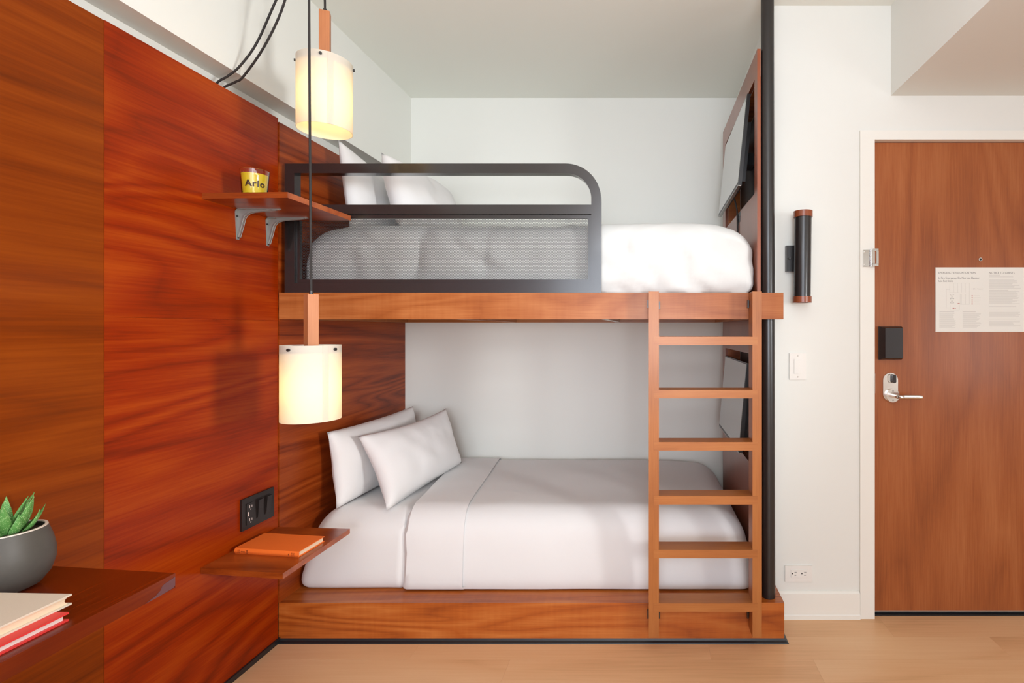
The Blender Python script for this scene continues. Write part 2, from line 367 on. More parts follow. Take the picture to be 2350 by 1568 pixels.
# handle: stadium back plate, thumb turn, rose, lever
bm = bmesh.new()
def stadium(xc, r, z0, z1, y, n=14):
    p = [(xc+r*math.cos(PI*k/n), y, z1-r+r*math.sin(PI*k/n)) for k in range(n+1)]
    return p+[(xc-r*math.cos(PI*k/n), y, z0+r-r*math.sin(PI*k/n)) for k in range(n+1)]
hull8(bm, stadium(1.1205, .0345, -.337, -.2045, 2.3525), stadium(1.1205, .0345, -.337, -.2045, 2.347))
hp = obj('handle_plate', bm, 'chrome', dr, .001, True)
bm = bmesh.new(); hull8(bm, stadium(1.117, .011, -.250, -.210, 2.3468), stadium(1.117, .009, -.248, -.212, 2.344)); obj('thumb_turn_base', bm, 'polished', hp, 0, True)
bm = bmesh.new(); hull8(bm, stadium(1.1315, .008, -.251, -.2115, 2.3435), stadium(1.1315, .008, -.251, -.2115, 2.331)); obj('thumb_turn', bm, 'black_plastic', hp, .001, True)
bm = bmesh.new(); disc_y(bm, 1.1265, 2.336, -.3085, .031, .0105, 40); rs = obj('handle_rose', bm, 'chrome', dr, .0015, True)
for dz in (.021, -.021):
    bm = bmesh.new(); disc_y(bm, 1.1265, 2.3345, -.3085+dz, .0035, .0015, 12); obj('screw', bm, 'silver_trim', rs)
bm = bmesh.new()
lp = smooth_pts([(1.128, 2.336, -.3085), (1.128, 2.31, -.3085), (1.130, 2.290, -.3085), (1.142, 2.282, -.3085), (1.165, 2.284, -.3085), (1.20, 2.288, -.309), (1.236, 2.290, -.310)], 5)
tube(bm, lp, [.0095]*12+[.0098]*(len(lp)-13)+[.008], 14)
for v in bm.verts:
    if v.co.x > 1.15: v.co.y = 2.287+(v.co.y-2.287)*.62
obj('door_handle', bm, 'chrome', dr, 0, True)
# swing-bar latch on casing
g = thing('door_latch_guard', (1.01, 2.3205, .282), 'small chrome swing latch guard screwed to the white door casing', 'latch')
obj('latch_plate', B(.980, 1.012, 2.314, 2.3205, .285, .362), 'polished', g, .001)
for z in (.352, .295):
    bm = bmesh.new(); tube(bm, [(.9865, 2.3139, z), (.9865, 2.312, z)], .003, 10); obj('screw', bm, 'chrome', g)
bm = bmesh.new(); tube(bm, [(1.0135, 2.309, .285), (1.0135, 2.309, .362)], .0048, 14); obj('hinge_knuckle', bm, 'polished', g, 0, True)
bm = bmesh.new(); box(bm, 1.018, 1.043, 2.299, 2.304, .355, .366); box(bm, 1.018, 1.043, 2.299, 2.304, .286, .297); box(bm, 1.034, 1.0435, 2.299, 2.304, .2965, .3555)
obj('swing_bar', bm, 'polished', g, .0012)
obj('latch_block', B(1.018, 1.030, 2.306, 2.3135, .300, .352), 'chrome', g, .001)
# evacuation notice
g = thing('evacuation_notice', (1.547, 2.3515, -.0142), 'white paper evacuation notice with floor plan and text on the wooden door', 'notice')
obj('sheet', B(1.3316, 1.762, 2.3512, 2.3525, -.0142, .2858), 'paper', g)
s = 1/493.4
def NP(px, py): return ((2130+px/8.709-1490)*s, (755-(600+py/8.709))*s)          # crop pixels -> sheet position
def ntext(t, px, py, hpx, ink='ink', off=0.0, sp=1.0, name='lettering'):
    x0, z0 = NP(px, py); size = hpx/8.709*s
    bm = text_bm(t, size, lambda x, y, z: (x0+x, 2.3511-z*.3, z0+y), .0002, off, 'LEFT', sp)
    obj(name, bm, ink, g)
ntext('EMERGENCY EVACUATION PLAN', 205, 245, 50, 'ink', 0, 1.0)
ntext('In Fire Emergency, Do Not Use Elevator.', 205, 348, 54, 'ink', .00003, .93)
ntext('Use Exit Stairs.', 205, 410, 54, 'ink', .00003, .93)
ntext('NOTICE TO GUESTS', 1215, 248, 54, 'ink', .00004, 1.05)
ntext('1 ER1 Tower', 862, 565, 44, 'faint_ink', .00003)
def strips(name, ink, rects, w=2.3509):
    bm = bmesh.new()
    for (a, b_, c, d) in rects:
        xa, za = NP(a, d); xb, zb = NP(c, b_)
        box(bm, xa, xb, w, 2.3512, za, zb)
    o = obj(name, bm, ink, g); o['kind'] = 'stuff'
def line(x0, y0, x1, y1, t=4): return (min(x0, x1)-t/2, min(y0, y1)-t/2, max(x0, x1)+t/2, max(y0, y1)+t/2)
R = []
for xx in (432, 512, 588, 665, 742): R.append(line(xx, 435, xx, 620))
R += [line(432, 435, 825, 435), line(825, 435, 825, 860), line(640, 860, 825, 860), line(432, 622, 625, 622), line(665, 660, 665, 860), line(745, 660, 745, 860), line(640, 660, 640, 860),
      line(365, 550, 365, 930), line(365, 562, 432, 562), line(365, 930, 440, 930), line(440, 870, 440, 975), line(440, 975, 625, 975), line(625, 870, 625, 975)]
strips('plan_lines', 'faint_ink', R)
bm = bmesh.new()
for (a, b_, c, d) in ((436, 662, 516, 745), (516, 662, 436, 745), (436, 745, 516, 830), (516, 745, 436, 830)):
    xa, za = NP(a, b_); xb, zb = NP(c, d); tube(bm, [(xa, 2.3511, za), (xb, 2.3511, zb)], .0003, 4)
for r_ in (line(436, 660, 516, 660), line(436, 832, 516, 832), line(436, 745, 516, 745)):
    xa, za = NP(r_[0], r_[3]); xb, zb = NP(r_[2], r_[1]); box(bm, xa, xb, 2.3509, 2.3512, za, zb)
obj('stair_symbols', bm, 'ink', g)
strips('route_marks', 'red_ink', [(868, yy-11, 890, yy+11) for yy in (690, 730, 773, 812, 850)] + [(490, 925, 522, 948), (530, 932, 552, 946), (590, 835, 630, 850)])
R = []
rnd = random.Random(3)
for (x0, x1, ys) in ((1218, 1855, list(range(365, 545, 17))+list(range(590, 850, 17))+[905, 970, 1020]+list(range(1045, 1100, 17))+[1155, 1190]+list(range(1210, 1310, 17))),
                     (225, 560, list(range(1045, 1330, 20))), (690, 1060, list(range(1045, 1340, 20))), (905, 1060, [690, 730, 773, 812, 850])):
    for yy in ys: R.append((x0, yy-4, x0+(x1-x0)*rnd.uniform(.72, 1), yy+4))
strips('text_lines', 'faint_ink', R)
strips('text_headings', 'faint_ink', [(1218, 268, 1440, 278), (1218, 303, 1700, 313), (225, 1003, 520, 1015), (690, 1003, 950, 1015), (1218, 572, 1600, 582)])

# ------------------------------------------------------------------ bunk bed
bed = thing('bunk_bed', (-.5, 2.7, -1.333), 'built-in orange-brown wooden bunk bed with platform base in the white alcove', 'bunk bed')
FX = 2.15
obj('front_board', B(-1.5768, .5745, FX, FX+.02, -1.3166, -1.166), 'platform', bed, .0012)
bm = bmesh.new(); box(bm, -1.5728, .466, FX+.0205, 3.255, -1.186, -1.1665); obj('platform_top', bm, 'platform', bed, .001)
obj('platform_end', B(.4665, .5745, FX+.0205, 2.312, -1.3166, -1.1665), 'platform', bed, .001)
obj('platform_body', B(-1.5715, .466, FX+.0205, 3.255, -1.32, -1.1865), 'platform', bed)
# rubber cove base
bm = bmesh.new()
pr = [(0, -1.3165), (0, -1.333), (-.0175, -1.333), (-.0165, -1.3305), (-.006, -1.325), (-.003, -1.3165)]
a = [(-1.569, FX+.004+p[0]*1.0, p[1]) for p in pr]; b_ = [(.5785-p[0]*.95-.004, FX+.004+p[0], p[1]) for p in pr]
hull8(bm, a, b_)
c_ = [(.5785-p[0]*.95-.004, 2.312, p[1]) for p in pr]; hull8(bm, [(q[0], q[1]+.0001, q[2]) for q in b_], c_)
obj('cove_base', bm, 'rubber', bed, 0)
# upper bunk beam and deck frame
obj('upper_beam', B(-1.5715, .5695, 2.145, 2.165, .0407, .1535), 'beam', bed, .0012)
bm = bmesh.new()
box(bm, -1.5715, .450, 3.20, 3.255, .0407, .15); box(bm, -1.5715, -1.53, 2.1655, 3.1995, .0407, .15); box(bm, .418, .450, 2.1655, 3.1995, .0407, .15)
obj('upper_frame', bm, 'ladder_x', bed)
for x0 in (-.87, -.215): obj('cross_member', B(x0, x0+.03, 2.166, 3.199, .0425, .085), 'aluminium' if x0 > -.5 else 'ladder_x', bed)
obj('upper_deck', B(-1.529, .417, 2.166, 3.199, .10, .15), 'ladder_x', bed)
# guard rail
rail = thing('guard_rail', (-.88, 2.17, .154), 'charcoal metal guard rail with perforated screen along the upper bunk', 'guard rail')
x0, x1, z0, z1, Rr, t = -1.551, -.2057, .154, .704, .150, .041
def loop(x0, x1, z0, z1, r, n=18):
    p = [(x0, z0), (x1, z0)]
    p += [(x1-r+r*math.cos(PI/2*k/n), z1-r+r*math.sin(PI/2*k/n)) for k in range(n+1)]
    return p+[(x0, z1)]
def ring_solid(bm, outer, inner, y0, y1):
    n = len(outer)
    vs = [[bm.verts.new((p[0], y, p[1]+H)) for p in L] for L in (outer, inner) for y in (y0, y1)]
    of, ob, jf, jb = vs
    for i in range(n):
        j = (i+1) % n
        bm.faces.new((of[i], of[j], jf[j], jf[i])); bm.faces.new((ob[j], ob[i], jb[i], jb[j]))
        bm.faces.new((of[j], of[i], ob[i], ob[j])); bm.faces.new((jf[i], jf[j], jb[j], jb[i]))
bm = bmesh.new(); ring_solid(bm, loop(x0, x1, z0, z1, Rr), loop(x0+t, x1-t, z0+t, z1-t, Rr-t), 2.15, 2.19)
obj('rail_frame', bm, 'rail_metal', rail, .0012, True)
obj('middle_bar', B(x0+t, x1-t, 2.1505, 2.1895, .489, .529), 'rail_metal', rail, .001)
bm = bmesh.new()
ix0, ix1, iz0, iz1 = x0+t+.001, x1-t-.001, z0+t+.001, .4875
q = [(ix0, iz0), (ix1, iz0), (ix1, iz1), (ix0, iz1)]; k = .015
ring_solid(bm, q, [(ix0+k, iz0+k), (ix1-k, iz0+k), (ix1-k, iz1-k), (ix0+k, iz1-k)], 2.160, 2.176)
obj('screen_frame', bm, 'rail_metal', rail, .0012)
# perforated sheet: hexagonal holes in a staggered lattice
p = .0067; rr_o = p/math.sqrt(3); rr_i = .47*p
vid, verts, faces = {}, [], []
def gv(x, z):
    kx = (round(x*2e5), round(z*2e5))
    if kx not in vid: vid[kx] = len(verts); verts.append((x, 0, z))
    return vid[kx]
mx0, mx1, mz0, mz1 = ix0+k, ix1-k, iz0+k, iz1-k
nc = int((mx1-mx0)/p); nr = int((mz1-mz0)/(p*math.sqrt(3)/2))
sx = (mx1-mx0)/(nc+.5)/p; sz = (mz1-mz0)/(nr+.33)/(p*math.sqrt(3)/2)
for r_ in range(nr):
    for c in range(nc):
        cx = (c+.5+(.5 if r_ % 2 else 0))*p; cz = (r_+.62)*p*math.sqrt(3)/2
        o_ = [gv(cx+rr_o*math.sin(a*PI/3), cz+rr_o*math.cos(a*PI/3)) for a in range(6)]
        base = len(verts)
        for a in range(6): verts.append((cx+rr_i*math.sin(a*PI/3), 0, cz+rr_i*math.cos(a*PI/3)))
        for a in range(6):
            b2 = (a+1) % 6; faces.append((o_[a], o_[b2], base+b2, base+a))
me = bpy.data.meshes.new('perforated_sheet')
rl = Vector(rail['_loc'])
me.from_pydata([(mx0+v[0]*sx-rl.x, 2.168-rl.y, mz0+v[2]*sz+H-rl.z) for v in verts], [], faces)
me.materials.append(M['mesh_metal'])
o = bpy.data.objects.new('perforated_sheet', me); C.objects.link(o); o.parent = rail; o['kind'] = 'stuff'
sm = o.modifiers.new('thickness', 'SOLIDIFY'); sm.thickness = .0008
# support pole
bm = bmesh.new(); tube(bm, [(.5205, 2.203, -1.1655), (.5145, 2.203, ZC-.001)], .0285, 40)
tag(obj('support_pole', bm, 'black_metal', None, 0, True), 'tall black round metal pole from bed platform to ceiling', 'pole')
# end panel with two television recesses
ep = thing('end_panel', (.47, 2.65, -1.166), 'reddish wooden end panel at the foot of both bunks, with two television recesses', 'panel')
def xp(y, face=0): return .468-(y-2.19)*.014+face
def pbox(bm, y0, y1, z0, z1, t=.0145):
    hull8(bm, [(xp(y0), y0, z0), (xp(y1), y1, z0), (xp(y1)+t, y1, z0), (xp(y0)+t, y0, z0)], [(xp(y0), y0, z1), (xp(y1), y1, z1), (xp(y1)+t, y1, z1), (xp(y0)+t, y0, z1)])
Y0, Y1 = 2.19, 3.12
bm = bmesh.new()
ys = [Y0, 2.245, 3.03, Y1]; zs = [-1.165, -.62, -.115, .0, .60, 1.106, 1.214]
for iy in range(3):
    for iz in range(6):
        if iy == 1 and iz in (1, 4): continue
        yy0, yy1, zz0, zz1 = ys[iy], ys[iy+1], zs[iz], zs[iz+1]
        pbox(bm, yy0, yy1, zz0, zz1)
bmesh.ops.remove_doubles(bm, verts=bm.verts, dist=1e-5)
seen = {}
for f_ in list(bm.faces):
    kk = tuple(sorted(v.index for v in f_.verts)) if False else tuple(round(c_, 4) for c_ in f_.calc_center_median())
    if kk in seen: bm.faces.remove(f_); (bm.faces.remove(seen[kk]) if seen[kk].is_valid else None)
    else: seen[kk] = f_
obj('veneer_board', bm, 'end_panel', ep)
for nm, (a, b_) in (('recess_lining', (.60, 1.106)), ('recess_lining', (-.62, -.115))):
    bm = bmesh.new()
    box(bm, .485, .545, 2.235, 2.245, a-.01, b_+.01); box(bm, .474, .545, 3.03, 3.04, a-.01, b_+.01)
    box(bm, .4835, .545, 2.2451, 3.0299, a-.01, a); box(bm, .4835, .545, 2.2451, 3.0299, b_, b_+.01)
    obj(nm, bm, 'platform', ep)
    obj('recess_back', B(.5455, .549, 2.2352, 3.0298, a+.0002, b_-.0002), 'tv_body', ep)
# foot closing strip along the front edge
obj('edge_band', B(.4835, .5, Y0, Y0+.02, -1.165, 1.214), 'platform', ep) if False else None
# televisions
def tv(label, zt, zb, xt, xb, y0, y1):
    g = thing('television', ((xt+xb)/2+.03, (y0+y1)/2, (zt+zb)/2-.05), label, 'television', 'televisions at the foot of the bunks')
    u = Vector((xt-xb, 0, zt-zb)); Ht = u.length; u.normalize(); nrm = Vector((-u.z, 0, u.x))   # towards the bed
    o = Vector((xb, 0, zb))
    def pt(y, a, d): q = o+u*a-nrm*d; return (q.x, y, q.z)
    def slab(y0, y1, a0, a1, d0, d1):
        bm = bmesh.new(); hull8(bm, [pt(y0, a0, d0), pt(y1, a0, d0), pt(y1, a1, d0), pt(y0, a1, d0)], [pt(y0, a0, d1), pt(y1, a0, d1), pt(y1, a1, d1), pt(y0, a1, d1)]); return bm
    obj('casing', slab(y0, y1, 0, Ht, .0015, .018), 'tv_body', g, .001)
    obj('rear_housing', slab(y0+.07, y1-.07, .04, Ht-.1, .0182, .045), 'tv_body', g, .004)
    obj('screen', slab(y0+.008, y1-.008, .014, Ht-.007, .0, .0014), 'screen', g)
    obj('bottom_trim', slab(y0, y1, -.0035, -.0001, .0015, .016), 'silver_trim', g)
    bm = slab(y0+.26, y1-.26, Ht*.35, Ht*.7, .0455, .06); 
    q = pt((y0+y1)/2, Ht*.52, .058); box(bm, q[0], .5450, (y0+y1)/2-.05, (y0+y1)/2+.05, q[2]-.03, q[2]+.03)
    obj('wall_bracket', bm, 'tv_body', g)
    for v_ in (y0+.06, y0+.12):
        pass
    return g
tu = tv('upper flat television, tilted down over the foot of the top bunk', 1.085, .664, .4505, .408, 2.33, 2.99)
tl = tv('lower flat television, behind the ladder at the foot of the bottom bunk', -.158, -.572, .4495, .412, 2.33, 2.99)
bm = bmesh.new(); tube(bm, smooth_pts([(.438, 2.60, .67), (.452, 2.615, .625), (.456, 2.62, .595), (.4575, 2.62, .52), (.4575, 2.62, .475)], 6), .0042, 8)
obj('power_cord', bm, 'cord', tu, 0, True)
bm = bmesh.new()
for (a, b_, c, d) in ((2.555, 2.665, .572, .596), (2.57, 2.645, .545, .572), (2.60, 2.64, .535, .545)):
    hull8(bm, [(xp(a)-.0012, a, c), (xp(b_)-.0012, b_, c+.006), (xp(b_)-.0012, b_, d), (xp(a)-.0012, a, d)], [(xp(a)-.0002, a, c), (xp(b_)-.0002, b_, c+.006), (xp(b_)-.0002, b_, d), (xp(a)-.0002, a, d)])
tag(obj('cable_tape', bm, 'tv_body', None), 'black adhesive tape holding the upper television cord to the panel', 'tape')
# ladder
ld = thing('ladder', (.229, 2.1, -1.262), 'light brown wooden ladder with six flat rungs fixed to the bunk front', 'ladder')
LF, LB = 2.064, 2.1435
rl_ = obj('side_rail', B(-.002, .0395, LF, LB, -1.262, .153), 'ladder_z', ld, .0015)
bm = B(.4215, .4595, LF, LB, -1.262, .153)
rr_ = obj('side_rail', bm, 'ladder_z', ld, .0015)
for zt in (-.032, -.249, -.4626, -.683, -.902, -1.121):
    obj('rung', B(.018, .442, LF-.0012, LB-.001, zt-.0345, zt), 'ladder_x', ld, .0012)
for (xa, z_) in ((-.008, .105), (.040, .100), (.414, .105), (-.008, -1.205), (.040, -1.205), (.413, -1.205)):
    obj('hook', B(xa, xa+.006, 2.128, 2.144, z_-.016, z_+.016), 'black_metal', ld, .0005)

# ------------------------------------------------------------------ bedding
def grid_box(nx, ny, nz):
    pts = {}; bm = bmesh.new()
    def v(i, j, k):
        if (i, j, k) not in pts: pts[(i, j, k)] = bm.verts.new((i/nx, j/ny, k/nz))
        return pts[(i, j, k)]
    for i in range(nx):
        for j in range(ny):
            for k in (0, nz): bm.faces.new((v(i, j, k), v(i+1, j, k), v(i+1, j+1, k), v(i, j+1, k)))
    for i in range(nx):
        for k in range(nz):
            for j in (0, ny): bm.faces.new((v(i, j, k), v(i+1, j, k), v(i+1, j, k+1), v(i, j, k+1)))
    for j in range(ny):
        for k in range(nz):
            for i in (0, nx): bm.faces.new((v(i, j, k), v(i, j+1, k), v(i, j+1, k+1), v(i, j, k+1)))
    return bm
def clampr(a, lo, hi): return max(lo, min(hi, a))
def soft_slab(x0, x1, y0, y1, z0, z1, r=(.06, .06, .09), rb=.03, res=.028, warp=None):
    nx, ny, nz = [max(4, int(d/res)) for d in (x1-x0, y1-y0, z1-z0)]
    bm = grid_box(nx, ny, nz)
    for v in bm.verts:
        p = Vector((x0+v.co.x*(x1-x0), y0+v.co.y*(y1-y0), z0+v.co.z*(z1-z0)))
        rz = r[2] if p.z > (z0+z1)/2 else rb
        kz = clampr((p.z-z0)/(z1-z0), 0, 1); kz = kz*kz*(3-2*kz)
        rx, ry = min(r[0], .045)*(1-kz)+r[0]*kz, min(r[1], .035)*(1-kz)+r[1]*kz
        q = Vector((min(max(p.x, x0+rx), x1-rx), min(max(p.y, y0+ry), y1-ry), min(max(p.z, z0+rb), z1-r[2])))
        d = Vector(((p.x-q.x)/rx, (p.y-q.y)/ry, (p.z-q.z)/rz))
        L = d.length
        if L > 1e-6:
            n_ = d.normalized(); mxx = max(abs(d.x), abs(d.y), abs(d.z)); d = n_*mxx
            p = Vector((q.x+d.x*rx, q.y+d.y*ry, q.z+d.z*rz))
        if warp: p = warp(p, d)
        v.co = (p.x, p.y, p.z+H)
    return bm
def fbm(p, s, sd=0): return noise.noise(Vector((p[0]*s+sd, p[1]*s, p[2]*s)))*.65+noise.noise(Vector((p[0]*s*2.1, p[1]*s*2.1+sd, p[2]*s*2.1)))*.35
# lower mattress in its fitted sheet
sk = lambda y: -(y-2.24)*.12
def wl_(p, d):
    p.x -= clampr((p.x+.2)/.6, 0, 1)*((p.y-2.2)*.016)
    hz = (p.z+1.166)/.338
    p.x += .055*max(0, hz-.15)*clampr((-1.22-p.x)/.30, 0, 1)
    if p.y < 2.6: p.y += .045*max(0, hz-.2)*clampr((2.6-p.y)/.3, 0, 1)
    if p.x > .2: p.x -= .09*max(0, hz-.45)**1.3
    if p.x > -.4: p.z -= .028*clampr((p.x+.1)/.5, 0, 1)**2*hz
    ins = clampr((p.x-sk(p.y)+1.106)/.012, 0, 1)*.013
    if p.y < 2.7: p.y += ins
    p.z -= ins*hz; p.x -= ins*clampr((p.x)/.3, 0, 1)
    n_ = fbm(p, 4.0)*.006*(1-ins*60); p.y += n_; p.z += n_*.6 if hz > .2 else 0
    return p
bm = soft_slab(-1.566, .446, 2.248, 3.225, -1.165, -.830, (.10, .10, .11), .04, .018, wl_)
lm = tag(obj('lower_mattress', bm, 'linen', None, 0, True), 'white sheet covered mattress of the bottom bunk, bare at its pillow end', 'mattress')
def mk_duvet(x0, grow, sk_amt, x1=.452, sd=0, wr=.007):
    def f(p, d):
        hz = (p.z+1.166)/.338
        p.x -= clampr((p.x+.2)/.6, 0, 1)*((p.y-2.2)*.016)
        if p.y < 2.6: p.y += .045*max(0, hz-.2)*clampr((2.6-p.y)/.3, 0, 1)
        if p.x > .2: p.x -= .09*max(0, hz-.45)**1.3
        if p.x > -.4: p.z -= .028*clampr((p.x+.1)/.5, 0, 1)**2*hz
        a = clampr((x1-p.x)/(x1-x0), 0, 1)
        p.x += sk(p.y)*sk_amt*a
        n_ = fbm((p.x*.7, p.y, p.z), 3.6, sd)*wr + fbm((p.x*1.5, p.y*.6, p.z), 7, sd)*wr*.35
        if p.y < 2.35 and hz < .5: n_ *= .5
        if p.y < 2.35: p.y += n_
        if hz > .6: p.z += n_*.8
        if x0 > -1.3 and p.x < x0+.02 and hz < .8: p.x += .006*math.sin(hz*6+sd)
        return p
    return f
bm = soft_slab(-1.085, .460, 2.240, 3.248, -1.1645, -.818, (.10, .10, .11), .02, .026, mk_duvet(-1.085, 0, 1.0))
def open_shell(bm, x0, x1=None, cut=None):   # cloth: no underside, no faces buried against the mattress
    bm.normal_update()
    dead = [f_ for f_ in bm.faces if f_.calc_center_median().z < -1.158+H or (f_.normal.x < -.3 and f_.calc_center_median().x < x0+.12) or (x1 and f_.normal.x > .4 and f_.calc_center_median().x > x1-.2)]
    if cut: dead = list(set(dead) | {f_ for f_ in bm.faces if f_.calc_center_median().x-sk(f_.calc_center_median().y) < cut})
    bmesh.ops.delete(bm, geom=dead, context='FACES')
bmesh.ops.recalc_face_normals(bm, faces=bm.faces); open_shell(bm, -1.14, None, -1.03)
dv = tag(obj('lower_duvet', bm, 'linen', None, 0, True), 'smooth white duvet tucked over the bottom bunk mattress', 'duvet')
bm = soft_slab(-1.098, -.806, 2.2345, 3.252, -1.1635, -.810, (.009, .105, .115), .02, .020, mk_duvet(-1.098, 0, 1.0, 7.5, 0, .007))
bmesh.ops.recalc_face_normals(bm, faces=bm.faces); open_shell(bm, -1.22, -.79)
obj('turned_down_sheet', bm, 'linen', dv, 0, True)
# upper mattress + duvet
def wu_(p, d):
    p.x -= clampr((p.x+.2)/.6, 0, 1)*((p.y-2.2)*.016)
    hz = (p.z-.154)/.31
    lft = clampr((-1.15-p.x)/.35, 0, 1)
    if p.x < -1.0: p.z -= .05*lft**2*max(0, hz)
    n_ = fbm((p.x, p.y, p.z), 4.5, 5)*.016 + (.18-abs(fbm((p.x*1.1+p.z*.9, p.y, p.z*1.1), 5.0, 9)))*.05 + (.15-abs(fbm((p.x*1.6-p.z*1.2, p.y, p.z*1.4), 8.0, 3)))*.018
    for xs, am, w_ in ((-1.02, .022, .03), (-.72, .018, .025), (-1.3, .012, .03)):
        dd = (p.x-xs-.12*(p.z-.3)); n_ += am*math.exp(-(dd/w_)**2)*clampr(1-hz*.4, 0, 1)
    if p.y < 2.4: p.y += n_
    if hz > .7: p.z += n_*.5 + .006*math.sin(p.x*4+1)
    if p.x > .1: p.z -= .05*clampr((p.x-.22)/.24, 0, 1)**1.6*max(0, hz)
    return p
bm = soft_slab(-1.520, .464, 2.200, 3.235, .1545, .468, (.10, .085, .10), .06, .022, wu_)
tag(obj('upper_duvet', bm, 'linen_upper', None, 0, True), 'crumpled white duvet covering the top bunk mattress behind the guard rail', 'duvet')
# pillows from four corners: a near-bottom, b far-bottom, c far-top, d near-top
def pillow(label, a, b, c, d, t, pinch=.05, sd=0, n=30, group=None, power=.5, sag=0):
    a, b, c, d = [Vector(q) for q in (a, b, c, d)]
    nrm = (b-a).cross(d-a).normalized()
    if nrm.x < 0: nrm = -nrm
    bm = bmesh.new(); front, back = {}, {}
    for i in range(n+1):
        for j in range(n+1):
            u, v = i/n, j/n; U, Vv = u*2-1, v*2-1
            uu = .5+.5*U*(1-pinch*(1-Vv*Vv)); vv = .5+.5*Vv*(1-pinch*(1.2 if Vv > 0 else .25)*(1-U*U))
            p = a*(1-uu)*(1-vv)+b*uu*(1-vv)+c*uu*vv+d*(1-uu)*vv
            h = (max(0, 1-abs(U)**2.5)*max(0, 1-abs(Vv)**2.5))**power
            h = h*(1+.0)
            edge = (i in (0, n)) or (j in (0, n))
            wr = fbm((p.x*1.0, p.y, p.z), 6, sd)*.017 + fbm((p.x, p.y*1.2, p.z), 16, sd+3)*.004
            f_ = p+nrm*(t*.5*h+wr*(h+.15)); k_ = p-nrm*(t*.5*h-wr*.4)
            front[i, j] = bm.verts.new((f_.x, f_.y, f_.z+H))
            back[i, j] = front[i, j] if edge else bm.verts.new((k_.x, k_.y, k_.z+H))
    for i in range(n):
        for j in range(n):
            bm.faces.new((front[i, j], front[i+1, j], front[i+1, j+1], front[i, j+1]))
            try: bm.faces.new((back[i, j+1], back[i+1, j+1], back[i+1, j], back[i, j]))
            except ValueError: pass
    o = obj('pillow', bm, 'pillow', None, 0, True)
    for e in o.data.edges: e.use_edge_sharp = False
    return tag(o, label, 'pillow', group)
pillow('large white pillow at the back of the bottom bunk, leaning on the wood panelling', (-1.440, 2.325, -.828), (-1.375, 3.06, -.812), (-1.435, 3.07, -.470), (-1.502, 2.355, -.482), .150, .05, 1, group='pillows on the bottom bunk')
pillow('white pillow in front on the bottom bunk, tilted against the larger one', (-1.196, 2.30, -.828), (-1.12, 3.03, -.800), (-1.225, 3.05, -.480), (-1.385, 2.40, -.508), .170, .11, 4, group='pillows on the bottom bunk')
pillow('white pillow on the top bunk standing against the wood panelling', (-1.40, 2.36, .476), (-1.36, 3.05, .480), (-1.44, 3.05, .735), (-1.452, 2.36, .888), .145, .05, 7, group='pillows on the top bunk')
pillow('white pillow on the top bunk in front, its top showing above the rail', (-1.165, 2.37, .482), (-1.09, 3.00, .482), (-1.215, 3.02, .82), (-1.285, 2.42, .845), .20, .06, 11, group='pillows on the top bunk')

# ------------------------------------------------------------------ shelves, bracket, sockets
def shelf(name, cs, zt, th, label):
    bm = bmesh.new(); hull8(bm, [(x, y, zt-th) for x, y in cs], [(x, y, zt) for x, y in cs])
    return tag(obj(name, bm, 'shelf', None, .0012), label, 'shelf')
shelf('wall_shelf', [(-1.576, 1.776), (-1.258, 1.735), (-1.258, 2.124), (-1.5725, 2.154)][0:2]+[(-1.258, 2.124), (-1.5725, 2.144)], -.840, .020, 'lower reddish wooden wall shelf beside the bottom bunk, holding the orange book')
us = thing('upper_wall_shelf', (-1.42, 1.95, .459), 'upper reddish wooden wall shelf on grey brackets, holding the yellow candle', 'shelf')
bm = bmesh.new(); cs = [(-1.5765, 1.781), (-1.265, 1.768), (-1.265, 2.142), (-1.5765, 2.142)]
hull8(bm, [(x, y, .459) for x, y in cs], [(x, y, .479) for x, y in cs]); obj('shelf_board', bm, 'shelf', us, .0012)
